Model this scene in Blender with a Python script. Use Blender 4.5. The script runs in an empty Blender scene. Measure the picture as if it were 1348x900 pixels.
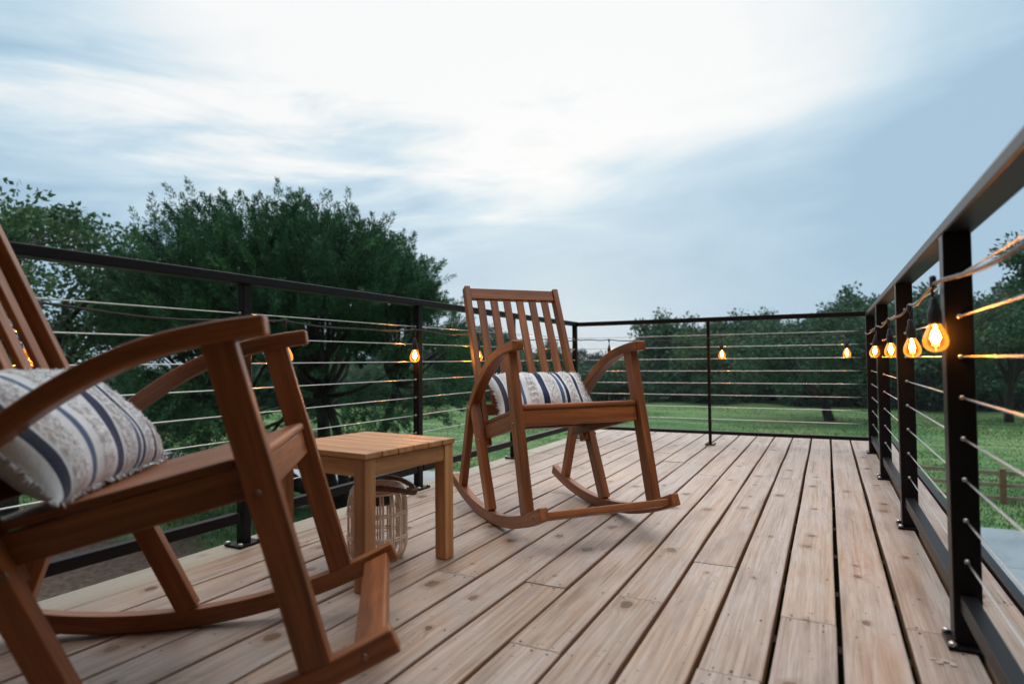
import bpy, bmesh, math, random
import numpy as np
from mathutils import Vector, Matrix, Euler
R_ = math.radians
rnd = random.Random(11)
rng = np.random.default_rng(5)
scene = bpy.context.scene
COL = scene.collection
GZ = -2.8                      # ground level; the deck top is z = 0

# ------------------------------------------------------------------ materials
class NT:
    def __init__(s, name, world=False):
        if world:
            s.id = bpy.data.worlds.new(name)
        else:
            s.id = bpy.data.materials.new(name)
        s.id.use_nodes = True
        s.t = s.id.node_tree
        s.t.nodes.clear()
    def n(s, typ, inp=None, **kw):
        nd = s.t.nodes.new(typ)
        for k, v in kw.items():
            setattr(nd, k, v)
        for k, v in (inp or {}).items():
            s.put(nd.inputs[k], v)
        return nd
    def put(s, sock, v):
        if isinstance(v, bpy.types.NodeSocket):
            s.t.links.new(v, sock)
        elif isinstance(v, bpy.types.Node):
            s.t.links.new(v.outputs[0], sock)
        else:
            if isinstance(v, (tuple, list)) and len(v) == 3 and sock.type == 'RGBA':
                v = (*v, 1)
            sock.default_value = v
    def m(s, op, a, b=None, c=None, clamp=False):
        nd = s.n('ShaderNodeMath', operation=op, use_clamp=clamp)
        s.put(nd.inputs[0], a)
        if b is not None: s.put(nd.inputs[1], b)
        if c is not None: s.put(nd.inputs[2], c)
        return nd.outputs[0]
    def vm(s, op, a, b=None):
        nd = s.n('ShaderNodeVectorMath', operation=op)
        s.put(nd.inputs[0], a)
        if b is not None: s.put(nd.inputs[1], b)
        return nd.outputs['Value'] if op in ('DOT_PRODUCT', 'LENGTH', 'DISTANCE') else nd.outputs[0]
    def mix(s, f, a, b, mode='MIX'):
        nd = s.n('ShaderNodeMix', data_type='RGBA', blend_type=mode)
        s.put(nd.inputs[0], f); s.put(nd.inputs[6], a); s.put(nd.inputs[7], b)
        return nd.outputs[2]
    def ramp(s, f, stops, interp='LINEAR'):
        nd = s.n('ShaderNodeValToRGB')
        e = nd.color_ramp
        e.interpolation = interp
        while len(e.elements) < len(stops): e.elements.new(0.5)
        for el, (p, c) in zip(e.elements, stops):
            el.position = p
            el.color = (*c, 1) if isinstance(c, (tuple, list)) else (c, c, c, 1)
        s.put(nd.inputs[0], f)
        return nd.outputs[0]
    def mr(s, v, a, b, c=0.0, d=1.0, smooth=False):
        nd = s.n('ShaderNodeMapRange', clamp=True)
        if smooth: nd.interpolation_type = 'SMOOTHSTEP'
        for i, x in enumerate((v, a, b, c, d)): s.put(nd.inputs[i], x)
        return nd.outputs[0]
    def noise(s, vec, scale, detail=3, rough=.5, dist=0):
        return s.n('ShaderNodeTexNoise', {'Vector': vec, 'Scale': scale, 'Detail': detail, 'Roughness': rough, 'Distortion': dist}).outputs[0]
    def attr(s, name):
        return s.n('ShaderNodeAttribute', attribute_name=name)
    def bsdf(s, **kw):
        b = s.n('ShaderNodeBsdfPrincipled')
        for k, v in kw.items(): s.put(b.inputs[k.replace('_', ' ')], v)
        return b
    def out(s, sh, disp=None):
        o = s.n('ShaderNodeOutputMaterial')
        s.t.links.new(sh.outputs[0] if isinstance(sh, bpy.types.Node) else sh, o.inputs[0])
        return s.id
    def bump(s, h, strength, dist=.002):
        return s.n('ShaderNodeBump', {'Height': h, 'Strength': strength, 'Distance': dist}).outputs[0]

def mat_deck():
    s = NT('weathered_deck_pine')
    gc = s.attr('gc').outputs['Vector']; rv = s.attr('rv').outputs['Fac']
    sep = s.n('ShaderNodeSeparateXYZ', {0: gc})
    wob = s.n('ShaderNodeTexNoise', {'Vector': s.vm('MULTIPLY', gc, (38, 24, 1)), 'Scale': 1.0, 'Detail': 2.0}).outputs['Color']
    kv = s.vm('ADD', s.vm('MULTIPLY', gc, (9.0, 6.2, 0)), s.vm('MULTIPLY', s.vm('SUBTRACT', wob, (.5, .5, .5)), (.16, .16, 0)))
    vor = s.n('ShaderNodeTexVoronoi', {'Vector': kv, 'Scale': 1.0, 'Randomness': 1.0}, voronoi_dimensions='2D')
    kd = vor.outputs['Distance']
    keep = s.m('GREATER_THAN', s.n('ShaderNodeSeparateColor', {0: vor.outputs['Color']}).outputs[0], .80)
    ksz = s.m('MULTIPLY_ADD', s.n('ShaderNodeSeparateColor', {0: vor.outputs['Color']}).outputs[1], .13, .035)
    bend = s.m('MULTIPLY', keep, s.mr(kd, 0, .5, 1, 0, True))
    n1 = s.noise(s.vm('MULTIPLY', gc, (5, .42, 5)), 1, 2, .4)
    n1b = s.noise(s.vm('MULTIPLY', gc, (30, 2.2, 30)), 1, 2, .5)
    cath = s.m('ADD', s.m('MULTIPLY', s.m('SUBTRACT', rv, .5), 70), 45)
    ph = s.m('ADD', s.m('MULTIPLY', sep.outputs[0], cath), s.m('ADD', s.m('MULTIPLY', n1, 10), s.m('ADD', s.m('MULTIPLY', n1b, .7), s.m('MULTIPLY', bend, 1.3))))
    ring = s.m('FRACT', ph)
    ringv = s.ramp(ring, [(0, .05), (.45, .22), (.78, .75), (.88, 1.0), (.94, 1.0), (1, .05)])
    fine = s.noise(s.vm('MULTIPLY', gc, (420, 7, 420)), 1, 3, .6)
    blot = s.noise(s.vm('MULTIPLY', gc, (9, 2.2, 9)), 1, 4, .6)
    strk = s.noise(s.vm('MULTIPLY', gc, (95, 1.5, 60)), 1, 4, .68, .15)
    strk2 = s.noise(s.vm('ADD', s.vm('MULTIPLY', gc, (34, .8, 20)), (7, 3, 0)), 1, 4, .6, .3)
    base = s.ramp(rv, [(0, (.45, .325, .235)), (.2, (.40, .335, .29)), (.4, (.51, .375, .27)), (.6, (.40, .33, .285)), (.8, (.48, .34, .235)), (1, (.41, .335, .28))])
    c = s.mix(s.m('MULTIPLY', ringv, s.mr(s.m('FRACT', s.m('MULTIPLY', rv, 7.3)), 0, 1, .18, .62)), base, (.19, .105, .058))
    c = s.mix(s.mr(strk, .43, .66, 0, .72), c, (.18, .105, .065))
    c = s.mix(s.mr(strk2, .46, .62, 0, .55), c, (.50, .44, .41))
    c = s.mix(s.mr(blot, .42, .64, 0, .6), c, (.46, .43, .415))
    dk = s.noise(s.vm('MULTIPLY', gc, (14, 1.6, 14)), 1, 5, .65)
    c = s.mix(s.mr(dk, .52, .72, 0, .7), c, (.14, .10, .08))
    c = s.mix(s.mr(s.noise(s.vm('MULTIPLY', gc, (6, 1.3, 6)), 1.7, 3, .6), .55, .8, 0, .5), c, (.37, .22, .13))
    c = s.mix(s.mr(fine, .35, .72, 0, .5), c, (.15, .095, .065))
    halo = s.m('MULTIPLY', keep, s.mr(kd, s.m('MULTIPLY', ksz, .8), s.m('MULTIPLY', ksz, 2.6), .5, 0, True))
    c = s.mix(halo, c, (.19, .105, .05))
    kmask = s.m('MULTIPLY', keep, s.mr(s.m('ADD', kd, s.m('MULTIPLY', s.m('SUBTRACT', s.noise(s.vm('MULTIPLY', gc, (60, 22, 1)), 1, 2, .5), .5), .07)), s.m('MULTIPLY', ksz, .88), ksz, 1, 0, True))
    krim = s.ramp(s.m('DIVIDE', kd, ksz), [(0, (.02, .012, .008)), (.25, (.07, .036, .018)), (.6, (.095, .052, .026)), (.82, (.016, .010, .007)), (1, (.03, .018, .012))])
    krim = s.mix(s.mr(n1b, .35, .65, 0, .6), krim, (.20, .115, .06))
    c = s.mix(s.m('MULTIPLY', kmask, .95), c, krim)
    crack = s.noise(s.vm('MULTIPLY', gc, (75, .9, 1)), 1, 3, .6)
    c = s.mix(s.mr(crack, .66, .71, 0, .8), c, (.05, .032, .022))
    # dirt specks and water stains that belong to the timber
    spk = s.noise(gc, 55, 2, .5)
    c = s.mix(s.mr(spk, .66, .74, 0, .65), c, (.10, .08, .07))
    edge = s.mr(sep.outputs[2], -.009, -.0008, 1, 0, True)
    c = s.mix(s.m('MULTIPLY', edge, .85), c, (.27, .13, .06))
    g = s.m('GREATER_THAN', rv, .985)
    c = s.mix(s.m('MULTIPLY', g, .45), c, (.46, .42, .31))
    h = s.m('ADD', s.m('MULTIPLY', ringv, -.5), s.m('ADD', s.m('MULTIPLY', fine, .9), s.m('MULTIPLY', kmask, -.6)))
    b = s.bsdf(Base_Color=c, Roughness=s.mr(blot, .2, .8, .33, .50), Normal=s.bump(h, .55, .0012))
    s.put(b.inputs['Specular IOR Level'], .42)
    return s.out(b)

def mat_wood(name, c0, c1, c2, rough=.45, scale=1.0, spec=.4):
    s = NT(name)
    gc = s.attr('gc').outputs['Vector']; rv = s.attr('rv').outputs['Fac']
    n = s.noise(s.vm('MULTIPLY', gc, (2.2 * scale, 34 * scale, 34 * scale)), 1, 4, .55, .4)
    f = s.noise(s.vm('MULTIPLY', gc, (14, 420, 420)), 1, 2, .6)
    bl = s.noise(s.vm('MULTIPLY', gc, (3, 8, 8)), 1, 3, .5)
    c = s.ramp(n, [(.25, c0), (.5, c1), (.75, c2)])
    c = s.mix(s.mr(f, .45, .8, 0, .45), c, tuple(x * .35 for x in c0))
    c = s.mix(s.mr(bl, .5, .8, 0, .35), c, tuple(x * .55 for x in c1))
    c = s.mix(.55, c, s.mix(1, c, s.ramp(rv, [(0, .62), (1, 1.35)]), 'MULTIPLY'))
    b = s.bsdf(Base_Color=c, Roughness=s.mr(f, .3, .8, rough, rough + .16), Normal=s.bump(f, .25, .0006))
    s.put(b.inputs['Specular IOR Level'], spec)
    return s.out(b)

def mat_simple(name, col, rough=.5, metal=0.0, nscale=0, var=.25, bump=0, spec=.5):
    s = NT(name)
    tc = s.n('ShaderNodeTexCoord').outputs['Object']
    c = col
    kw = {}
    if nscale:
        n = s.noise(tc, nscale, 4, .6)
        c = s.mix(s.mr(n, .3, .7), tuple(x * (1 - var) for x in col), tuple(min(1, x * (1 + var)) for x in col))
        kw['Roughness'] = s.mr(n, .3, .7, max(.05, rough - .08), rough + .1)
        if bump: kw['Normal'] = s.bump(n, bump, .002)
    else:
        kw['Roughness'] = rough
    b = s.bsdf(Base_Color=c, Metallic=metal, **kw)
    s.put(b.inputs['Specular IOR Level'], spec)
    return s.out(b)

def mat_leaf(name, dark, light, rough=.6, trans=.25):
    s = NT(name)
    rv = s.attr('rv').outputs['Fac']
    c = s.ramp(rv, [(0, dark), (.6, tuple((a + b) / 2 for a, b in zip(dark, light))), (1, light)])
    b = s.bsdf(Base_Color=c, Roughness=rough)
    s.put(b.inputs['Specular IOR Level'], .25)
    t = s.n('ShaderNodeBsdfTranslucent', {'Color': c})
    mx = s.n('ShaderNodeMixShader', {0: trans, 1: b.outputs[0], 2: t.outputs[0]})
    return s.out(mx)

def mat_bark(name, col):
    s = NT(name)
    tc = s.n('ShaderNodeTexCoord').outputs['Object']
    n = s.noise(s.vm('MULTIPLY', tc, (9, 9, 2.5)), 1, 5, .65)
    c = s.ramp(n, [(.3, tuple(x * .5 for x in col)), (.7, tuple(x * 1.4 for x in col))])
    b = s.bsdf(Base_Color=c, Roughness=.9, Normal=s.bump(n, .9, .03))
    return s.out(b)

def mat_pillow():
    s = NT('striped_woven_cotton')
    gc = s.attr('gc').outputs['Vector']
    x = s.n('ShaderNodeSeparateXYZ', {0: gc}).outputs[0]     # 0..1 across the stripes
    back = s.n('ShaderNodeSeparateXYZ', {0: gc}).outputs[2]
    W = (.78, .82, .87); O = (.84, .86, .89); N_ = (.006, .020, .078); B = (.07, .12, .23); D = (.03, .04, .075)
    st = [(0, W), (.035, D), (.075, W), (.09, O), (.185, W), (.215, B), (.25, W), (.30, O), (.385, W), (.425, N_), (.487, W), (.505, O), (.595, W), (.61, B), (.645, W),
          (.665, N_), (.70, W), (.72, O), (.80, W), (.815, N_), (.85, W), (.865, O), (.925, D), (.945, W), (.96, D), (.985, W)]
    col = s.ramp(x, st, 'CONSTANT')
    weave = s.noise(s.vm('MULTIPLY', gc, (260, 120, 1)), 1, 2, .5)
    n2 = s.noise(s.vm('MULTIPLY', gc, (60, 30, 1)), 1, 3, .6)
    col = s.mix(s.mr(weave, .45, .75, 0, .25), col, s.mix(1, col, (.7, .69, .70), 'MULTIPLY'))
    isO = s.ramp(x, [(0, 0), (.09, 1), (.185, 0), (.30, 1), (.385, 0), (.505, 1), (.595, 0), (.72, 1), (.80, 0), (.865, 1), (.925, 0)], 'CONSTANT')
    lv = s.n('ShaderNodeTexVoronoi', {'Vector': s.vm('MULTIPLY', gc, (62, 20, 0)), 'Scale': 1.0}, voronoi_dimensions='2D').outputs['Distance']
    col = s.mix(s.m('MULTIPLY', isO, s.mr(lv, .40, .78, 0, .60, True)), col, (.60, .57, .58))
    col = s.mix(back, col, (.44, .45, .48))
    b = s.bsdf(Base_Color=col, Roughness=.9, Normal=s.bump(s.m('ADD', s.m('ADD', weave, n2), s.m('MULTIPLY', s.m('MULTIPLY', isO, lv), -1.0)), .8, .003))
    s.put(b.inputs['Specular IOR Level'], .15)
    s.put(b.inputs['Sheen Weight'], .25)
    return s.out(b)

def mat_ground():
    s = NT('field_ground')
    p = s.n('ShaderNodeTexCoord').outputs['Object']
    big = s.noise(p, .09, 4, .55); mid = s.noise(p, .9, 4, .6); fine = s.noise(s.vm('MULTIPLY', p, (1, 1, 1)), 9, 4, .7)
    g = s.ramp(big, [(.3, (.058, .150, .060)), (.5, (.088, .200, .080)), (.7, (.150, .250, .110))])
    g = s.mix(s.mr(mid, .4, .7, 0, .6), g, (.042, .11, .045))
    g = s.mix(s.mr(fine, .5, .75, 0, .6), g, (.085, .165, .075))
    st_ = s.noise(s.vm('MULTIPLY', p, (.22, 1.1, 1)), 1, 4, .65)
    g = s.mix(s.mr(st_, .46, .66, 0, .75), g, (.225, .300, .145))
    g = s.mix(s.mr(st_, .5, .3, 0, .5), g, (.03, .088, .036))
    # bare earth on the left
    sp = s.n('ShaderNodeSeparateXYZ', {0: p})
    dx = s.m('MULTIPLY', s.m('ADD', sp.outputs[0], 11.2), .19); dy = s.m('MULTIPLY', s.m('SUBTRACT', sp.outputs[1], 4.3), .24)
    d = s.m('SQRT', s.m('ADD', s.m('MULTIPLY', dx, dx), s.m('MULTIPLY', dy, dy)))
    d = s.m('ADD', d, s.m('MULTIPLY', s.m('SUBTRACT', mid, .5), .9))
    bare = s.mr(d, .72, 1.05, 1, 0, True)
    soil = s.ramp(fine, [(.3, (.045, .032, .026)), (.55, (.10, .075, .062)), (.75, (.16, .125, .105))])
    c = s.mix(bare, g, soil)
    b = s.bsdf(Base_Color=c, Roughness=.95, Normal=s.bump(s.m('ADD', fine, mid), .8, .06))
    s.put(b.inputs['Specular IOR Level'], .1)
    return s.out(b)

def mat_slab():
    s = NT('bluish_concrete')
    p = s.n('ShaderNodeTexCoord').outputs['Object']
    a = s.noise(p, .7, 5, .65, .6); b_ = s.noise(s.vm('MULTIPLY', p, (2.2, .5, 1)), 2.4, 5, .7); f = s.noise(p, 26, 3, .6)
    c = s.ramp(a, [(.3, (.15, .205, .25)), (.5, (.20, .265, .315)), (.7, (.25, .31, .35))])
    c = s.mix(s.mr(b_, .5, .75, 0, .6), c, (.11, .145, .17))
    c = s.mix(s.mr(f, .5, .8, 0, .3), c, (.10, .12, .14))
    b = s.bsdf(Base_Color=c, Roughness=s.mr(a, .3, .7, .35, .7), Normal=s.bump(f, .3, .004))
    return s.out(b)

def mat_glass():
    s = NT('amber_bulb_glass')
    t = s.n('ShaderNodeBsdfTransparent', {'Color': (1, .80, .48)})
    g = s.n('ShaderNodeBsdfGlossy', {'Color': (1, 1, 1), 'Roughness': .06})
    f = s.n('ShaderNodeFresnel', {'IOR': 1.45}).outputs[0]
    a = s.n('ShaderNodeMixShader', {0: f, 1: t.outputs[0], 2: g.outputs[0]})
    e = s.n('ShaderNodeEmission', {'Color': (1, .31, .03), 'Strength': .34})
    ad = s.n('ShaderNodeAddShader', {0: a.outputs[0], 1: e.outputs[0]})
    return s.out(ad)

def mat_emit(name, col, st):
    s = NT(name)
    return s.out(s.n('ShaderNodeEmission', {'Color': col, 'Strength': st}))

M = {
 'deck': mat_deck(),
 'teak': mat_wood('oiled_red_brown_wood', (.085, .025, .0065), (.235, .074, .019), (.37, .132, .040), .36, 1.0, .5),
 'table': mat_wood('honey_brown_wood', (.32, .13, .043), (.48, .225, .085), (.60, .34, .16), .40, 1.0, .55),
 'metal': mat_simple('black_painted_steel', (.008, .007, .008), .42, spec=.17),
 'cable': mat_simple('stainless_cable', (.62, .61, .60), .28, 1.0),
 'steel': mat_simple('zinc_bolt', (.55, .54, .52), .3, 1.0),
 'bronze': mat_simple('dull_bronze_bolt', (.26, .17, .12), .42, 1.0),
 'siding': mat_simple('dark_siding', (.05, .048, .047), .7, 0, 3, .2),
 'black': mat_simple('black_rubber', (.014, .013, .014), .45, 0, 90, .3),
 'brass': mat_simple('brass', (.45, .28, .09), .3, 1.0),
 'glass': mat_glass(),
 'filament': mat_emit('glowing_filament', (1, .40, .075), 270),
 'pillow': mat_pillow(),
 'thread': mat_simple('cotton_thread', (.78, .80, .84), .9, 0, 200, .25),
 'thread_navy': mat_simple('navy_thread', (.03, .045, .10), .9, 0, 200, .3),
 'wicker': mat_simple('whitewashed_wicker', (.86, .73, .64), .6, 0, 60, .15, .3),
 'wicker_dark': mat_simple('dark_wicker', (.13, .06, .035), .6, 0, 60, .35, .3),
 'joist': mat_simple('joist_timber', (.045, .035, .028), .8, 0, 12, .3),
 'paint': mat_simple('white_paint_scuff', (.48, .45, .43), .8),
 'nail': mat_simple('rusty_nail', (.035, .03, .03), .55, .5),
 'ground': mat_ground(),
 'concrete': mat_simple('pale_concrete', (.33, .37, .40), .7, 0, 1.3, .16, .2),
 'slab': mat_slab(),
 'fence': mat_simple('weathered_rail', (.30, .24, .19), .85, 0, 6, .3, .3),
 'fencepost': mat_simple('weathered_post', (.19, .12, .075), .85, 0, 6, .3, .3),
 'cedar': mat_leaf('cedar_foliage', (.014, .066, .034), (.085, .230, .100), .62, .15),
 'oak': mat_leaf('oak_foliage', (.018, .070, .044), (.074, .180, .098), .55, .25),
 'oak_grey': mat_leaf('grey_oak_foliage', (.034, .062, .050), (.088, .130, .100), .6, .25),
 'oak_pale': mat_leaf('pale_oak_foliage', (.034, .095, .050), (.115, .215, .095), .55, .3),
 'grass': mat_leaf('grass_blades', (.044, .128, .046), (.150, .250, .090), .7, .3),
 'bark': mat_bark('dark_bark', (.045, .036, .032)),
}

# ------------------------------------------------------------------ mesh helpers
class MB:
    """collects beams, sweeps, tubes and lathes into one bmesh; gc holds grain coordinates, rv one random number per piece"""
    def __init__(s):
        s.bm = bmesh.new()
        s.gc = s.bm.verts.layers.float_vector.new('gc')
        s.rv = s.bm.verts.layers.float.new('rv')
        s.mi = 0
    def verts(s, co, gc=None, r=None):
        r = rnd.random() if r is None else r
        off = rnd.uniform(0, 40)
        out = []
        for i, c in enumerate(co):
            v = s.bm.verts.new(c)
            g = gc[i] if gc else (c[0], c[1], c[2])
            v[s.gc] = (g[0] + off, g[1] + off * .37, g[2])
            v[s.rv] = r
            out.append(v)
        return out
    def face(s, vs, smooth=False):
        try:
            f = s.bm.faces.new(vs); f.material_index = s.mi; f.smooth = smooth
            return f
        except ValueError:
            return None
    def sweep(s, path, frames, w, h, r=None):
        """rectangular section swept along path; frames = (side, up) per point; w along side, h along up"""
        co, gc = [], []
        L = 0
        n = len(path)
        for i, p in enumerate(path):
            p = Vector(p)
            if i: L += (p - Vector(path[i - 1])).length
            sd, up = frames[i]
            for a, b in ((-1, -1), (1, -1), (1, 1), (-1, 1)):
                co.append(p + sd * (a * w / 2) + up * (b * h / 2)); gc.append((L, a * w / 2, b * h / 2))
        v = s.verts(co, gc, r)
        for i in range(n - 1):
            for k in range(4):
                a, b = i * 4 + k, i * 4 + (k + 1) % 4
                s.face((v[a], v[b], v[b + 4], v[a + 4]))
        s.face((v[3], v[2], v[1], v[0])); e = (n - 1) * 4
        s.face((v[e], v[e + 1], v[e + 2], v[e + 3]))
    def beam(s, p0, p1, w, h, side=(0, 1, 0), r=None):
        p0, p1 = Vector(p0), Vector(p1)
        d = (p1 - p0).normalized(); sd = Vector(side); sd = (sd - d * sd.dot(d)).normalized(); up = d.cross(sd)
        s.sweep([p0, p1], [(sd, up)] * 2, w, h, r)
    def box(s, c, size, r=None):
        x, y, z = size; c = Vector(c)
        s.beam(c - Vector((x / 2, 0, 0)), c + Vector((x / 2, 0, 0)), y, z, (0, 1, 0), r)
    def tube(s, pts, rad, seg=8, cap=True, r=None):
        pts = [Vector(p) for p in pts]; n = len(pts)
        rads = rad if isinstance(rad, (list, tuple)) else [rad] * n
        ref = Vector((0, 0, 1))
        co, gc, L = [], [], 0
        for i, p in enumerate(pts):
            d = (pts[min(i + 1, n - 1)] - pts[max(i - 1, 0)]).normalized()
            if i: L += (p - pts[i - 1]).length
            if abs(d.dot(ref)) > .95: ref = Vector((1, 0, 0))
            a = d.cross(ref).normalized(); b = d.cross(a).normalized()
            ref = -b if abs(d.dot(b)) < .9 else ref
            for k in range(seg):
                t = 2 * math.pi * k / seg
                co.append(p + a * math.cos(t) * rads[i] + b * math.sin(t) * rads[i]); gc.append((L, rads[i] * t, 0))
        v = s.verts(co, gc, r)
        for i in range(n - 1):
            for k in range(seg):
                s.face((v[i * seg + k], v[i * seg + (k + 1) % seg], v[(i + 1) * seg + (k + 1) % seg], v[(i + 1) * seg + k]), True)
        if cap:
            s.face(v[:seg][::-1]); s.face(v[-seg:])
    def lathe(s, prof, c=(0, 0, 0), seg=20, r=None):
        co = []
        for (rr, z) in prof:
            for k in range(seg):
                t = 2 * math.pi * k / seg
                co.append((c[0] + rr * math.cos(t), c[1] + rr * math.sin(t), c[2] + z))
        v = s.verts(co, None, r)
        for i in range(len(prof) - 1):
            for k in range(seg):
                s.face((v[i * seg + k], v[i * seg + (k + 1) % seg], v[(i + 1) * seg + (k + 1) % seg], v[(i + 1) * seg + k]), True)
        s.face(v[:seg][::-1], True); s.face(v[-seg:], True)
    def build(s, name, mats, parent=None, bevel=0, segs=2, loc=None):
        bm = s.bm
        bmesh.ops.recalc_face_normals(bm, faces=bm.faces)
        if bevel:
            ed = [e for e in bm.edges if len(e.link_faces) == 2 and e.calc_face_angle(0) > .6]
            bmesh.ops.bevel(bm, geom=ed, offset=bevel, segments=segs, profile=.5, affect='EDGES', clamp_overlap=True)
        me = bpy.data.meshes.new(name)
        bm.to_mesh(me); bm.free()
        for m_ in (mats if isinstance(mats, (list, tuple)) else [mats]): me.materials.append(m_)
        o = bpy.data.objects.new(name, me); COL.objects.link(o)
        if parent: o.parent = parent
        if loc: o.location = loc
        return o

def tag(o, label=None, cat=None, group=None, kind=None):
    if label: o['label'] = label
    if cat: o['category'] = cat
    if group: o['group'] = group
    if kind: o['kind'] = kind
    return o
def empty(name, loc=(0, 0, 0), rz=0):
    o = bpy.data.objects.new(name, None); COL.objects.link(o)
    o.empty_display_size = .1
    o.location = loc; o.rotation_euler = (0, 0, rz)
    return o
def copy_tree(o, parent=None):
    c = o.copy(); COL.objects.link(c); c.parent = parent
    for ch in list(o.children): copy_tree(ch, c)
    return c
def np_mesh(name, verts, quads, mat, rv=None, parent=None, smooth=False):
    me = bpy.data.meshes.new(name)
    nv, nf, k = len(verts), len(quads), quads.shape[1]
    me.vertices.add(nv); me.vertices.foreach_set('co', np.ascontiguousarray(verts, dtype=np.float32).ravel())
    me.loops.add(nf * k); me.loops.foreach_set('vertex_index', np.ascontiguousarray(quads, dtype=np.int32).ravel())
    me.polygons.add(nf); me.polygons.foreach_set('loop_start', np.arange(nf, dtype=np.int32) * k)
    me.polygons.foreach_set('loop_total', np.full(nf, k, dtype=np.int32))
    if smooth: me.polygons.foreach_set('use_smooth', np.ones(nf, dtype=bool))
    if rv is not None:
        a = me.attributes.new('rv', 'FLOAT', 'POINT'); a.data.foreach_set('value', np.ascontiguousarray(rv, dtype=np.float32))
    me.update(calc_edges=True); me.validate()
    me.materials.append(mat)
    o = bpy.data.objects.new(name, me); COL.objects.link(o)
    if parent: o.parent = parent
    return o

# ------------------------------------------------------------------ camera
CAM_H = .66
def make_camera():
    yaw, pitch, roll = .47139, .030285, -.0098268
    f = Vector((-math.sin(yaw) * math.cos(pitch), math.cos(yaw) * math.cos(pitch), math.sin(pitch)))
    r = Vector((math.cos(yaw), math.sin(yaw), 0)); u = r.cross(f)
    r2 = r * math.cos(roll) + u * math.sin(roll); u2 = u * math.cos(roll) - r * math.sin(roll)
    m = Matrix((r2, u2, -f)).transposed().to_4x4(); m.translation = (0, 0, CAM_H)
    cd = bpy.data.cameras.new('camera'); cam = bpy.data.objects.new('camera', cd); COL.objects.link(cam)
    cam.matrix_world = m
    cd.sensor_width = 36; cd.lens = 813.16 / 1348 * 36; cd.clip_end = 3000; cd.clip_start = .02
    cd.dof.use_dof = True; cd.dof.focus_distance = 2.75; cd.dof.aperture_fstop = 2.3
    scene.camera = cam
make_camera()

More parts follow.
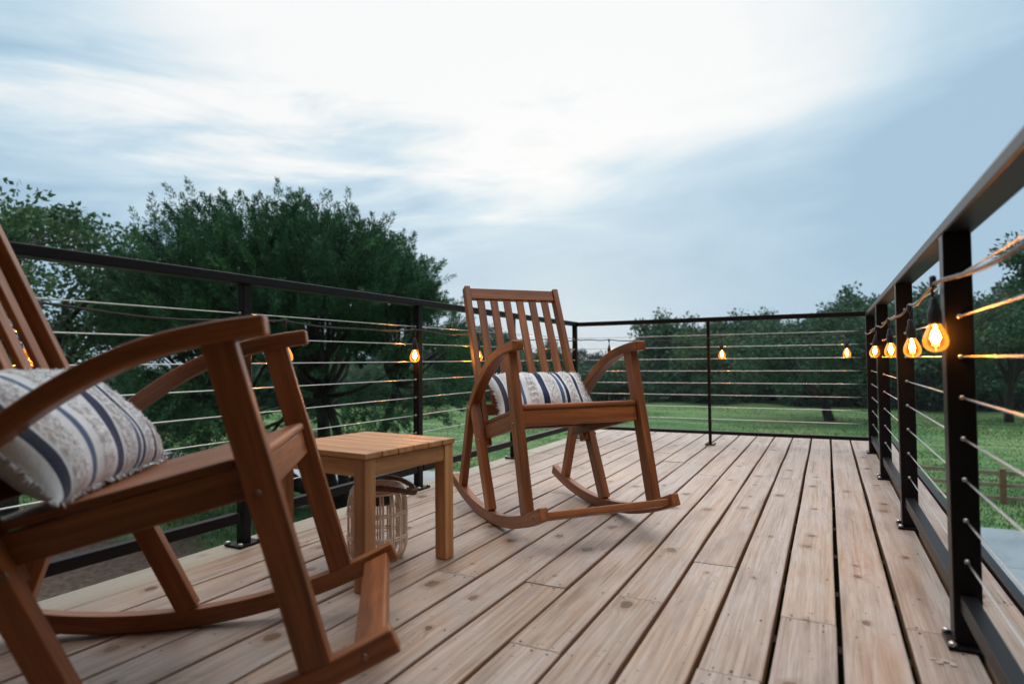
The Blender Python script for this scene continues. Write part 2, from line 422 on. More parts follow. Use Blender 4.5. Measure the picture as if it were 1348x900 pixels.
# ------------------------------------------------------------------ sky and light
def make_world():
    s = NT('World', True); scene.world = s.id
    sky = s.n('ShaderNodeTexSky', sky_type='NISHITA', sun_disc=False, sun_elevation=R_(9), sun_rotation=R_(-22), air_density=1.2, dust_density=1.5, ozone_density=2.5)
    base = s.n('ShaderNodeBackground', {'Color': sky.outputs[0], 'Strength': .05})
    d = s.n('ShaderNodeTexCoord').outputs['Generated']
    d = s.vm('NORMALIZE', d)
    sp = s.n('ShaderNodeSeparateXYZ', {0: d})
    el = sp.outputs[2]
    den = s.m('ADD', s.m('MAXIMUM', el, 0), .12)
    px = s.m('DIVIDE', sp.outputs[0], den); py = s.m('DIVIDE', sp.outputs[1], den)
    cv = s.n('ShaderNodeCombineXYZ', {0: px, 1: py, 2: 0.0}).outputs[0]
    # glow behind the veil of cloud
    gl = s.vm('DOT_PRODUCT', d, tuple(Vector((-.437, .775, .47)).normalized()))
    glow = s.mr(gl, .80, 1.0, 0, 1, True)
    rot = s.n('ShaderNodeVectorRotate', {'Vector': cv, 'Angle': R_(18)}, rotation_type='Z_AXIS').outputs[0]
    azi = s.m('ARCTAN2', sp.outputs[0], sp.outputs[1])
    ae = s.n('ShaderNodeCombineXYZ', {0: azi, 1: s.m('ADD', el, s.m('MULTIPLY', azi, -.06)), 2: 0.0}).outputs[0]
    n1 = s.noise(s.vm('MULTIPLY', ae, (1.6, 6.5, 1)), 1.0, 5, .55, .35)
    n2 = s.noise(s.vm('MULTIPLY', rot, (.5, 1.5, 1)), 2.6, 5, .55, .8)
    cl = s.m('ADD', s.m('MULTIPLY', n1, 1.0), s.m('MULTIPLY', n2, .35))
    # an edge of bright cloud that climbs to the right; wispy streaks on the left
    r = s.vm('DOT_PRODUCT', d, (.891, .454, 0.0))
    bnd = s.m('ADD', .215, s.m('ADD', s.m('MULTIPLY', s.m('MAXIMUM', r, 0), .17), s.m('MULTIPLY', s.m('SUBTRACT', n1, .5), .20)))
    sheet = s.mr(s.m('SUBTRACT', el, bnd), -.05, .12, 0, 1, True)
    left = s.mr(r, -.30, .30, 1, .2, True)
    band = s.m('MULTIPLY', s.mr(el, .10, .22, 0, 1, True), s.mr(el, .46, .36, 0, 1, True))
    n3 = s.noise(s.vm('ADD', s.vm('MULTIPLY', ae, (3.0, 17, 1)), (3.7, 1.2, 0)), 1.0, 6, .58, .5)
    streak = s.m('MULTIPLY', s.m('SUBTRACT', n3, .52), s.m('MULTIPLY', s.m('MULTIPLY', left, band), 2.1))
    corner = s.mr(s.m('ABSOLUTE', s.m('ADD', r, .0)), .36, .66, 0, s.mr(el, .1, .45, .10, .62), True)
    w = s.m('ADD', s.m('MULTIPLY', sheet, .66), s.m('ADD', .08, s.m('SUBTRACT', streak, corner)))
    w = s.m('ADD', w, s.m('ADD', s.m('MULTIPLY', glow, .20), s.m('MULTIPLY', s.m('SUBTRACT', s.noise(s.vm('MULTIPLY', ae, (4.2, 12, 1)), 1.0, 5, .6, .7), .55), .42)))
    col = s.ramp(w, [(.0, (.42, .60, .755)), (.12, (.475, .655, .805)), (.30, (.56, .735, .865)), (.50, (.70, .84, .93)), (.70, (.90, .955, .98)), (.88, (1.02, 1.03, 1.03))])
    hz = s.mr(el, 0, .14, 1, 0, True)
    col = s.mix(s.m('MULTIPLY', hz, .6), col, (.52, .72, .88))
    # brighter overhead, dimmer away from the afterglow, as an overcast dusk sky is
    zen0 = s.mr(el, .52, .95, 0, 1, True)
    col = s.mix(zen0, col, (1.02, .99, .95))
    az = s.vm('DOT_PRODUCT', s.vm('NORMALIZE', s.vm('MULTIPLY', d, (1, 1, 0))), (-.49, .87, 0.0))
    zen = s.mr(el, .50, .92, 0, 1, True)
    rear = s.m('ADD', s.mr(az, -.30, .28, .06, 1, True), zen, clamp=True)
    gain = s.m('MULTIPLY', rear, s.m('ADD', 1.0, s.m('MULTIPLY', zen, 1.9)))
    col = s.vm('MULTIPLY', col, s.n('ShaderNodeCombineXYZ', {0: gain, 1: gain, 2: gain}).outputs[0])
    dn = s.mr(el, -.08, 0, 0, 1)
    col = s.mix(dn, (.08, .10, .08), col)
    cloud = s.n('ShaderNodeBackground', {'Color': col, 'Strength': 1.0})
    mx = s.n('ShaderNodeMixShader', {0: .92, 1: base.outputs[0], 2: cloud.outputs[0]})
    o = s.n('ShaderNodeOutputWorld'); s.t.links.new(mx.outputs[0], o.inputs[0])
make_world()
sd_ = bpy.data.lights.new('sun', 'SUN'); sd_.energy = .35; sd_.angle = R_(50); sd_.color = (1, .93, .86)
sun = bpy.data.objects.new('sun', sd_); COL.objects.link(sun)
sun.rotation_euler = Vector((-.42, .80, .38)).to_track_quat('Z', 'Y').to_euler()

# ------------------------------------------------------------------ ground, path, slab
def height(x, y):
    d = math.hypot(x, y)
    k = min(1, max(0, (d - 22) / 40))
    return GZ + k * (.22 * math.sin(x * .11 + 1) * math.cos(y * .09) + .12 * math.sin(x * .31 + y * .2))
def make_ground():
    n = 150
    t = np.linspace(-1, 1, n)
    ax = np.sign(t) * (np.abs(t) ** 2.6) * 430 + t * 40
    vs = np.array([[x, y, height(x, y)] for y in ax for x in ax])
    i = np.arange(n - 1); q = np.array([[r * n + c, r * n + c + 1, (r + 1) * n + c + 1, (r + 1) * n + c] for r in i for c in i])
    o = np_mesh('ground', vs, q, M['ground'], None, None, True)
    tag(o, kind='structure')
make_ground()
def ribbon(name, left, right, mat, z, th=.0):
    m = MB(); n = len(left)
    v = m.verts([(x, y, z) for x, y in left] + [(x, y, z) for x, y in right] + [(x, y, z - .12) for x, y in left] + [(x, y, z - .12) for x, y in right])
    for i in range(n - 1):
        m.face((v[i], v[i + 1], v[n + i + 1], v[n + i]))
        m.face((v[i], v[i + 1], v[2 * n + i + 1], v[2 * n + i])); m.face((v[n + i], v[n + i + 1], v[3 * n + i + 1], v[3 * n + i]))
    return tag(m.build(name, mat), kind='structure')
ribbon('path', [(-42, 19.2), (-30, 17.2), (-23.2, 15.6), (-19.5, 15.3), (-14.6, 15.9), (-11.2, 16.2), (-7, 17.2)],
       [(-42, 16.4), (-28, 13.6), (-18.8, 12.2), (-14.6, 12.0), (-12.2, 12.45), (-9.8, 13.8), (-6, 15.1)], M['concrete'], GZ + .03)
def make_slab():
    m = MB()
    for ix in range(3):
        for iy in range(4):
            x0 = 1.35 + ix * 2.6; y1 = 15.35 - iy * 2.75
            m.box((x0 + 1.29, y1 - 1.365, GZ - .02), (2.58, 2.73, .14))
    tag(m.build('patio', M['slab'], bevel=.01, segs=1), kind='structure')
make_slab()

# ------------------------------------------------------------------ deck
DX0, DX1, DY0, DY1 = -1.99, .436, -1.6, 5.72
edges = [.436, .289, .1497, .0105, -.129, -.268, -.408, -.548, -.687, -.826, -.9715, -1.117, -1.2625, -1.408, -1.5535, -1.699, -1.845, -1.99]
joints = {0: 2.08, 1: 1.79, 2: None, 3: 1.74, 4: 1.37, 5: 2.08, 6: 1.695, 7: 1.308, 8: 1.68, 10: 1.65}
def make_deck():
    m = MB()
    joist = [1.30 + .39 * k for k in range(-7, 10)]
    nails = []
    for i in range(len(edges) - 1):
        x1, x0 = edges[i], edges[i + 1]
        g = .0062 if i < 4 else (.0055 if i < 10 else .0045)
        cuts = [DY0]
        j = joints.get(i, 'r')
        js = []
        if j == 'r': js = [rnd.choice(joist[8:16])]
        elif j: js = [j]
        if j == 'r' or (j and j < 1.9): js.append(min(4.42, js[0] + 2.34 + .39 * rnd.choice((0, 1))))
        if j and j != 'r' and j > 1.35: pass
        cuts += sorted(k for k in js if k < 4.8) + [DY1 + rnd.uniform(-.004, .004)]
        for a, b in zip(cuts[:-1], cuts[1:]):
            n = max(2, int((b - a) / .25)); r = rnd.uniform(0, .96)
            if i == 16: r = .99
            cx = (x0 + x1) / 2; w = x1 - x0 - 2 * g; dz = rnd.uniform(-.0015, .0015)
            ph = rnd.uniform(0, 6.28); am = rnd.uniform(.0004, .0018); wl = rnd.uniform(.8, 2)
            off = rnd.uniform(0, 60)
            co, gc = [], []
            prof = [(-.5, -.036, 0), (-.5, -.004, 0), (-.5, -.0012, .0026), (-.47, 0, .004), (0, -.0006, 0), (.47, 0, -.004), (.5, -.0012, -.0026), (.5, -.004, 0), (.5, -.036, 0)]
            P = [(-w / 2, -.036), (-w / 2, -.0045), (-w / 2 + .0013, -.0013), (-w / 2 + .0045, 0), (0, -.0007), (w / 2 - .0045, 0), (w / 2 - .0013, -.0013), (w / 2, -.0045), (w / 2, -.036)]
            for k in range(n + 1):
                y = a + (b - a) * k / n
                if k == 0: y += .0012
                if k == n: y -= .0012
                dx = am * math.sin(y * 6.28 / wl + ph)
                for (px, pz) in P:
                    co.append((cx + px + dx, y, pz + dz)); gc.append((px, y + off, pz))
            v = [None] * len(co)
            for q, c in enumerate(co):
                vv = m.bm.verts.new(c); vv[m.gc] = gc[q]; vv[m.rv] = r; v[q] = vv
            np_ = len(P)
            for k in range(n):
                for q in range(np_ - 1):
                    m.face((v[k * np_ + q], v[k * np_ + q + 1], v[(k + 1) * np_ + q + 1], v[(k + 1) * np_ + q]))
            m.face(v[:np_][::-1]); m.face(v[-np_:])
            for y in joist:
                if a + .01 < y < b - .01 and y > .6:
                    for sx in (-1, 1):
                        if rnd.random() < .5: continue
                        nails.append((cx + sx * (w / 2 - .025) + rnd.uniform(-.006, .006), y + rnd.uniform(-.007, .007), dz))
            for y in (a + .016, b - .016):
                if .6 < y < 5.6 and (y - DY0) > .1:
                    for sx in (-1, 0, 1):
                        if sx == 0 and rnd.random() < .4: continue
                        nails.append((cx + sx * (w / 2 - .025) + rnd.uniform(-.006, .006), y + rnd.uniform(-.004, .004), dz))
    m.mi = 1
    for x, y, dz in nails:
        r = rnd.uniform(.002, .0036)
        v = m.verts([(x + r * math.cos(t) * rnd.uniform(.8, 1.2), y + r * math.sin(t) * rnd.uniform(.9, 1.5), .0009 + dz) for t in [k * math.pi / 4 for k in range(8)]])
        m.face(v)
    m.mi = 3
    for k in range(9):
        cx, cy = .205 + rnd.gauss(0, .010), 1.63 + rnd.gauss(0, .007)
        r = rnd.uniform(.002, .006)
        m.face(m.verts([(cx + r * 1.6 * math.cos(t) * rnd.uniform(.6, 1.2), cy + r * math.sin(t) * rnd.uniform(.6, 1.2), .0012 + .0003 * k) for t in [q * math.pi / 5 for q in range(10)]]))
    m.mi = 2
    for y in joist:
        m.box(((DX0 + DX1) / 2, y, -.036 - .003 - .095), (DX1 - DX0 - .06, .04, .19))
    for x in (DX0 + .03, DX1 - .05):
        m.beam((x, DY0, -.135), (x, DY1 - .03, -.135), .036, .19, (1, 0, 0))
    m.box(((DX0 + DX1) / 2, DY1 + .016, -.108), (DX1 - DX0 - .02, .024, .208))
    tag(m.build('deck', [M['deck'], M['nail'], M['joist'], M['paint']]), kind='structure')
    # black metal trim along the outer right edge
    m = MB(); m.beam((.452, DY0, -.07), (.452, DY1, -.07), .028, .15, (1, 0, 0))
    tag(m.build('deck_trim', M['metal'], bevel=.003), kind='structure')
    # legs carrying the deck
    for k, (x, y) in enumerate(((-1.85, 4.8), (.3, 4.8), (-1.85, 1.6), (.3, 1.6))):
        m = MB(); m.beam((x, y, GZ - .1), (x, y, -.232), .14, .14, (1, 0, 0))
        tag(m.build('deck_support', M['joist']), kind='structure')
make_deck()

# unseen wall and roof, added behind the camera to shade chairs and near deck
def make_unseen_house():
    r = empty('unseen_house', (-.8, -1.64, 0))
    m = MB(); m.box((0, -.10, 0), (9.0, .20, 5.6)); w = m.build('wall', M['siding'], r)
    for k in range(12):
        m = MB(); m.box((-4.1 + .745 * k, .012, .1), (.05, .022, 5.2)); m.build('batten', M['siding'], w, .003)
    m = MB(); m.box((0, .95, 2.66), (9.5, 2.5, .12)); m.build('shade_roof', M['siding'], r, .01)  # added overhang, out of view, dims the foreground
    tag(r, 'unseen dark sided wall and roof added behind the camera to shade the deck', 'unseen_house')
make_unseen_house()

# ------------------------------------------------------------------ railings
CABLE_Z = [.843, .751, .659, .566, .473, .381, .289, .197]
RX, LX, BY = .271, -1.915, 4.94
H = .985
def post(parent, x, y, size=.058, inner=(0, 0), slim=False, top=.95):
    m = MB(); m.beam((x, y, .008), (x, y, top), size, size, (1, 0, 0))
    p = m.build('post', M['metal'], parent, .003)
    m = MB(); m.box((x, y, .0045), ((.085, .10, .008) if not slim else (.07, .07, .007)))
    m.build('base_plate', M['metal'], p, .002)
    d = .033 if not slim else .027
    for sx in (-1, 1):
        for sy in (-1, 1):
            m = MB(); m.lathe([(.009, 0), (.009, .006), (.006, .009)], (x + sx * d, y + sy * d * 1.25, .009), 8)
            m.build('anchor_bolt', M['steel'], p)
    if not slim:
        ix, iy = inner
        for z in CABLE_Z:
            c = Vector((x + ix * size / 2, y + iy * size / 2, z)); m = MB()
            m.tube([c, c + Vector((ix, iy, 0)) * .004, c + Vector((ix, iy, 0)) * .0065], [.0058, .0058, .003], 8)
            m.build('cable_fitting', M['steel'], p)
    return p
def run(label, pts, axis, y0, y1, fixed, railw, inner, slim=(), psize=.055, H=.981, railx=0, th=.032):
    r = empty('railing', (fixed if axis == 'y' else y0, y0 if axis == 'y' else fixed, 0))
    off = -Vector(r.location)
    P = (lambda t, z: Vector((fixed, t, z)) + off) if axis == 'y' else (lambda t, z: Vector((t, fixed, z)) + off)
    side = (1, 0, 0) if axis == 'y' else (0, 1, 0)
    m = MB(); sh = Vector((railx, 0, 0)); m.beam(P(y0, H - th / 2) + sh, P(y1, H - th / 2) + sh, railw, th, side); m.build('handrail', M['metal'], r, .004)
    bt = [y0] + [t for t in pts if y0 < t < y1] + [y1]
    m = MB()
    for t0, t1 in zip(bt[:-1], bt[1:]):
        e0 = .03 if t0 in pts and t0 not in slim else 0; e1 = .03 if t1 in pts and t1 not in slim else 0
        m.beam(P(t0 + e0, .103 - (.008 if axis == 'x' else 0)), P(t1 - e1, .103 - (.008 if axis == 'x' else 0)), .032, .036 if axis == 'y' else .025, side)
    m.build('bottom_rail', M['metal'], r, .002)
    for z in CABLE_Z:
        m = MB()
        st = [(y0 * (12 - k) + y1 * k) / 12 for k in range(13)]
        m.tube([P(t, z) for t in st], .0024, 6)
        m.build('cable', M['cable'], r)
    for t in pts:
        q = P(t, 0)
        post(r, q.x, q.y, psize if t not in slim else .022, inner, t in slim, H - th - .001)
    tag(r, label, 'railing')
    return r
run('black steel cable railing on the right edge of the deck with bulbs close by', [-.45, .65, 1.748, 2.847, 3.927, 4.94], 'y', -1.2, 4.965, RX, .062, (0, -1), H=.973, railx=.004, th=.028)
run('black steel cable railing on the left deck edge behind the rocking chairs', [-.6, .5, 1.582, 2.666, 3.764, 4.94], 'y', -1.2, 4.965, LX, .062, (0, -1), (), .036, H=.983)
run('black steel cable railing closing the far end of the deck, one thin middle post', [-.815], 'x', LX + .018, RX - .029, BY, .045, (0, -1), (-.815,), H=.979, th=.034)

# ------------------------------------------------------------------ string lights
def make_string():
    root = empty('string_lights', (.25, 1.8, .83)); off = -Vector(root.location)
    bulbs = [(.245, -.35), (.245, .55), (.220, 1.70), (.242, 2.38), (.242, 3.14), (.242, 3.89)]
    stops = [Vector((x, y, .828)) for x, y in bulbs] + [Vector((RX - .035, 4.9, .83))]
    bk = [(.119, 4.9), (-.713, 4.9), (-1.60, 4.9)]
    stops += [Vector((x, y, .824)) for x, y in bk] + [Vector((LX + .035, 4.9, .83))]
    lf = [(-1.885, 4.41), (-1.885, 3.24), (-1.885, 2.60), (-1.885, 1.745), (-1.885, .90), (-1.885, -.1)]
    stops += [Vector((x, y, .826)) for x, y in lf]
    pts = []
    for a, b in zip(stops[:-1], stops[1:]):
        L = (b - a).length
        for k in range(10):
            t = k / 10
            p = a.lerp(b, t); p.z -= 4 * t * (1 - t) * (.022 if L > .45 else .008) * min(1, L) + .003 * math.sin(t * 9 + a.y * 5)
            pts.append(p + off)
    pts.append(stops[-1] + off)
    m = MB(); m.tube(pts, .0042, 6)
    m.build('cord', M['black'], root)
    hang = None
    for i, (x, y) in enumerate(bulbs + bk + lf):
        zt = .826
        base = Vector((x, y, zt)) + off
        tilt = rnd.uniform(-.10, .10)
        if hang is None:
            m = MB()
            m.lathe([(.0045, .006), (.0075, .002), (.0075, -.016), (.004, -.022)], (0, 0, 0), 10)
            m.tube([(0, 0, -.018), (.003, .002, -.030), (.001, 0, -.046)], .0035, 7)
            m.lathe([(.005, -.046), (.0085, -.050), (.0090, -.064), (.0135, -.074), (.0155, -.084), (.0155, -.104), (.0145, -.110)], (0, 0, 0), 16)
            sk = m.build('light_socket', M['black'], root); hang = sk
            m = MB()
            m.lathe([(.012, -.108), (.0138, -.113), (.0195, -.124), (.0260, -.139), (.0282, -.150), (.0268, -.161), (.0205, -.170), (.0105, -.1755), (.002, -.177)], (0, 0, 0), 20)
            m.build('bulb', M['glass'], sk)
            m = MB()
            for k in range(4):
                t = k * math.pi / 2
                m.tube([(.005 * math.cos(t), .005 * math.sin(t), -.126), (.0095 * math.cos(t), .0095 * math.sin(t), -.143), (.004 * math.cos(t + .6), .004 * math.sin(t + .6), -.156)], .0021, 5)
            m.lathe([(.002, -.112), (.0035, -.124), (.0035, -.134), (.001, -.137)], (0, 0, 0), 8)
            m.build('filament', M['filament'], sk)
        else:
            sk = copy_tree(hang, root)
        if i == 2: base.z += .014
        sk.location = base; sk.scale = (.92, .92, .96); sk.rotation_euler = (tilt, rnd.uniform(-.08, .08), rnd.uniform(0, 6))
    tag(root, 'string of glowing amber bulbs on a black cord along the top railing cable', 'string lights')
make_string()

# ------------------------------------------------------------------ rocking chair
CW, BW, RR = .2689, .2514, 1.3755
def arc_pt(y, inset):                     # a point on the rocker arc, 'inset' above the bottom face
    r = RR - inset
    t = math.asin(y / r)
    return Vector((r * math.sin(t), 0, RR - r * math.cos(t)))
def curve_frames(path, side=Vector((0, 1, 0))):
    fr = []
    for i in range(len(path)):
        d = (Vector(path[min(i + 1, len(path) - 1)]) - Vector(path[max(i - 1, 0)])).normalized()
        fr.append((side, d.cross(side).normalized()))
    return fr
def catmull(P, n=6):
    P = [Vector(p) for p in P]; P = [P[0] * 2 - P[1]] + P + [P[-1] * 2 - P[-2]]
    out = []
    for i in range(1, len(P) - 2):
        for k in range(n):
            t = k / n; a, b, c, d = P[i - 1:i + 3]
            out.append(.5 * ((2 * b) + (c - a) * t + (2 * a - 5 * b + 4 * c - d) * t * t + (3 * b - a - 3 * c + d) * t ** 3))
    out.append(P[-2])
    return out
def make_chair():
    root = empty('rocking_chair')
    T = M['teak']
    def xz(x, z, y): return Vector((x, y, z))
    for s in (1, -1):                     # y = +CW is the chair's left-hand side
        y = s * CW
        # rocker
        m = MB()
        path = [arc_pt(-.445 + 1.005 * k / 26, .0225) + Vector((0, y, 0)) for k in range(27)]
        m.sweep(path, curve_frames(path), .034, .045); ro = m.build('rocker', T, root, .004)
        # front leg, middle leg, rear leg
        fl0 = arc_pt(.42, .043) + Vector((0, y, 0)); fl1 = xz(.270, .697, y)
        m = MB(); m.beam(fl0, fl1, .034, .056); fl = m.build('front_leg', T, root, .003)
        ml0 = arc_pt(.050, .043) + Vector((0, y, 0)); ml1 = xz(-.150, .478, y)
        m = MB(); m.beam(ml0, ml1, .034, .050); ml = m.build('middle_leg', T, root, .003)
        rl0 = arc_pt(-.325, .043) + Vector((0, y, 0)); rl1 = xz(-.192, .452, y)
        m = MB(); m.beam(rl0, rl1, .032, .042); m.build('rear_leg', T, root, .003)
        # arm
        ap = catmull([xz(.352, .717, y), xz(.27, .7065, y), (.17, y, .685), (.085, y, .652), (.01, y, .610), (-.06, y, .560), (-.115, y, .512), (-.168, y, .452)], 5)
        m = MB(); m.sweep(ap, curve_frames(ap), .046, .038); m.build('armrest', T, root, .005)
        # seat rail between the legs, inside them
        yr = s * (CW - .032)
        m = MB(); m.beam((.318, yr, .440), (-.165, yr, .331), .026, .058); m.build('seat_rail', T, root, .003)
        # back stile, running down inside the middle leg
        yb = s * (BW - .014)
        m = MB(); m.beam((-.068, s * (CW - .031 - .0), .290), (-.366, yb - s * .004, 1.012), .027, .044); m.build('back_stile', T, root, .003)
        # bolts
        so = y + s * .017
        b = arc_pt(.505, .024)
        for bx, bz, pa in ((.333, .425, fl), (-.055, .322, ml), (b.x, b.z, ro)):
            m = MB(); m.tube([(bx, so - s * .004, bz), (bx, so + s * .0015, bz), (bx, so + s * .003, bz)], [.0062, .0062, .004], 10)
            m.build('bolt', M['bronze'], pa)
    # foot stretcher between the rocker tips
    t = arc_pt(.515, .020)
    dirx = Vector((math.cos(.38), 0, math.sin(.38)))
    m = MB(); w = 2 * CW - .036
    m.sweep([(t.x, -w / 2, t.z), (t.x, w / 2, t.z)], [(dirx, Vector((-dirx.z, 0, dirx.x)))] * 2, .062, .024); m.build('foot_stretcher', T, root, .003)
    # front apron and rounded front board of the seat
    sl = math.atan2(.44 - .331, .318 + .165)
    dx = Vector((math.cos(sl), 0, math.sin(sl))); up = Vector((-math.sin(sl), 0, math.cos(sl)))
    f = Vector((.330, 0, .444)); wi = 2 * (CW - .0195)
    m = MB(); c = f + up * 0
    m.sweep([c + Vector((0, -wi / 2, 0)), c + Vector((0, wi / 2, 0))], [(dx, up)] * 2, .024, .060); m.build('front_apron', T, root, .003)
    m = MB(); c = f + up * (.030 + .0105) + dx * (-.008)
    m.sweep([c + Vector((0, -wi / 2, 0)), c + Vector((0, wi / 2, 0))], [(dx, up)] * 2, .056, .021); m.build('front_board', T, root, .008, 3)
    m = MB(); n = 8; sw = CW - .0195; pw = 2 * sw / n
    for k in range(n):
        y = -sw + pw * (k + .5)
        a = f + up * .0385 - dx * .037; b = f + up * .0385 - dx * .475
        m.beam(a + Vector((0, y, 0)), b + Vector((0, y, 0)), pw - .008, .017, (0, 1, 0))
    m.build('seat', T, root, .003)
    m = MB()
    for q in (.17, .40):
        c = f - dx * q + up * .012; m.sweep([c + Vector((0, -(CW - .046), 0)), c + Vector((0, CW - .046, 0))], [(dx, up)] * 2, .04, .024)
    m.build('seat_brace', T, root, .003)
    # backrest: top rail, bottom rail and slats
    bd = Vector((-.366 + .068, 0, 1.012 - .290)).normalized(); bs = Vector((0, 1, 0)); bn = bd.cross(bs)
    top = Vector((-.366, 0, 1.012))
    m = MB(); c = top - bd * .036; w = 2 * (BW - .033)
    m.sweep([c + Vector((0, -w / 2, 0)), c + Vector((0, w / 2, 0))], [(bd, bn)] * 2, .056, .026); m.build('top_rail', T, root, .003)
    lowp = Vector((-.170, 0, .535)) - bd * .10
    m = MB(); w2 = 2 * (BW - .026)
    m.sweep([lowp + Vector((0, -w2 / 2, 0)), lowp + Vector((0, w2 / 2, 0))], [(bd, bn)] * 2, .05, .024); m.build('bottom_back_rail', T, root, .003)
    for k in range(6):
        y = (k - 2.5) * (2 * (BW - .03)) / 6.55
        m = MB(); m.beam(top - bd * .064 + Vector((0, y, 0)), lowp + bd * .025 + Vector((0, y * 1.02, 0)), .036, .014, (0, 1, 0)); m.build('back_slat', T, root, .0025)
    return root
chair = make_chair()
a = -.7081
chair.location = (-1.109, 2.4778, .0005); chair.rotation_euler = (0, 0, a)
tag(chair, 'reddish brown slatted rocking chair beyond the side table, whole chair in view', 'rocking chair', 'wooden rocking chairs on the deck')
near = copy_tree(chair)
na, phi = .665, .0269
ox = phi and math.sin(phi) * RR
near.location = (-1.3442 + ox * math.cos(na), .7644 + ox * math.sin(na), RR * (1 - math.cos(phi)) + .0005)
near.rotation_euler = Euler((0, -phi, na))
tag(near, 'reddish brown rocking chair closest to the camera, its back cut off by the left edge', 'rocking chair', 'wooden rocking chairs on the deck')

# ------------------------------------------------------------------ pillows
def make_pillow(Lh, Hh, Tk, seed, name='pillow'):
    """lumbar pillow: long axis local y, height axis local z, thickness local x; stripes run across the long axis"""
    rg = np.random.default_rng(seed)
    nu, nv = 240, 110
    tuft = [(.09, .185), (.30, .385), (.505, .595), (.72, .80), (.865, .925)]
    vs, gcs = [], []
    ph = rg.uniform(0, 6, 8)
    gu = rg.normal(0, 1, (2, nu, nv))
    for side in (1, -1):
        for i in range(nu):
            for j in range(nv):
                u = -1 + 2 * i / (nu - 1); v = -1 + 2 * j / (nv - 1)
                e = max(0.0, (1 - abs(u) ** 3.2)) ** .55 * max(0.0, (1 - abs(v) ** 2.6)) ** .6
                t = Tk * e
                pin = 1 - .07 * (1 - abs(u)) * v * v * 0
                U = u * Lh * (1 - .05 * (1 - v * v) * abs(u) ** 4 + .02 * abs(v) ** 3)
                V = v * Hh * (1 - .06 * (1 - u * u) * 0 + .05 * abs(u) ** 4 - .03)
                wr = .004 * math.sin(5 * u + ph[0]) * math.cos(3 * v + ph[1]) + .003 * math.sin(11 * u + 4 * v + ph[2])
                t += wr * e
                x01 = (u + 1) / 2
                if side > 0 and e > .02:
                    for a0, b0 in tuft:
                        if a0 < x01 < b0:
                            k = min(1, min(x01 - a0, b0 - x01) / .012)
                            row = math.sin((x01 - a0) / (b0 - a0) * math.pi * 5) * math.sin(v * 27 + 2.0 * math.sin(x01 * 160))
                            t += k * (.0040 + .0034 * row + .0005 * gu[0, i, j])
                vs.append((side * t, U, V)); gcs.append((x01, v, 0 if side > 0 else 1))
    q = []
    for s_ in (0, 1):
        o = s_ * nu * nv
        for i in range(nu - 1):
            for j in range(nv - 1):
                f = [o + i * nv + j, o + i * nv + j + 1, o + (i + 1) * nv + j + 1, o + (i + 1) * nv + j]
                q.append(f if s_ else f[::-1])
    ob = np_mesh(name, np.array(vs), np.array(q), M['pillow'], None, None, True)
    at = ob.data.attributes.new('gc', 'FLOAT_VECTOR', 'POINT'); at.data.foreach_set('vector', np.array(gcs, dtype=np.float32).ravel())
    # loose threads on the tufted bands and a frayed edge
    for nm, mt, mode in (('tuft', M['thread'], 0), ('fringe', M['thread'], 1)):
        V_, F_ = [], []
        N = 1500 if mode == 0 else 800
        for k in range(N):
            if mode == 0:
                a0, b0 = tuft[rg.integers(len(tuft))]; x01 = rg.uniform(a0, b0); v = rg.uniform(-.97, .97)
            else:
                if rg.random() < .45: x01 = rg.choice([.004, .996]); v = rg.uniform(-1, 1)
                else: x01 = rg.uniform(0, 1); v = rg.choice([-.99, .99])
            i = int(x01 * (nu - 1)); j = int((v + 1) / 2 * (nv - 1))
            p = np.array(vs[i * nv + j])
            if mode == 0: d = np.array([1.0, 0, 0]) + rg.normal(0, .9, 3); l = rg.uniform(.003, .007)
            else: d = np.array([.0, (x01 - .5) * 3 if x01 < .01 or x01 > .99 else 0, v if .9 < abs(v) else 0]) + rg.normal(0, .45, 3); l = rg.uniform(.006, .016)
            d /= np.linalg.norm(d) + 1e-9; w = rg.normal(0, 1, 3); w -= d * w.dot(d); w /= np.linalg.norm(w); w *= .0009
            b = len(V_); mid = p + d * l * .55 + w * rg.uniform(-2, 2); e = p + d * l + rg.normal(0, .0025, 3)
            V_ += [p - w, p + w, mid + w, mid - w, e]
            F_ += [(b, b + 1, b + 2, b + 3), (b + 3, b + 2, b + 4, b + 4)]
        V_ = np.array(V_); me = bpy.data.meshes.new(nm)
        me.from_pydata([tuple(x) for x in V_], [], [f if f[2] != f[3] else f[:3] for f in F_]); me.materials.append(mt)
        o2 = bpy.data.objects.new(nm, me); COL.objects.link(o2); o2.parent = ob; o2['kind'] = 'stuff'
    return ob
def place_pillow(ob, parent_m, loc, eul):
    ob.matrix_world = parent_m @ Matrix.Translation(loc) @ Euler(eul).to_matrix().to_4x4()
bpy.context.view_layer.update()
p1 = make_pillow(.228, .125, .068, 3)
place_pillow(p1, chair.matrix_world.copy(), (-.035, .008, .505), (0, -.80, 0))
tag(p1, 'striped navy and white fringed pillow on the far rocking chair seat', 'pillow', 'striped pillows on the chairs')
p2 = make_pillow(.25, .150, .078, 8)
place_pillow(p2, near.matrix_world.copy(), (-.092, -.02, .535), (0, -.80, 0))
tag(p2, 'large blurred striped navy and white pillow in the nearest rocking chair', 'pillow', 'striped pillows on the chairs')

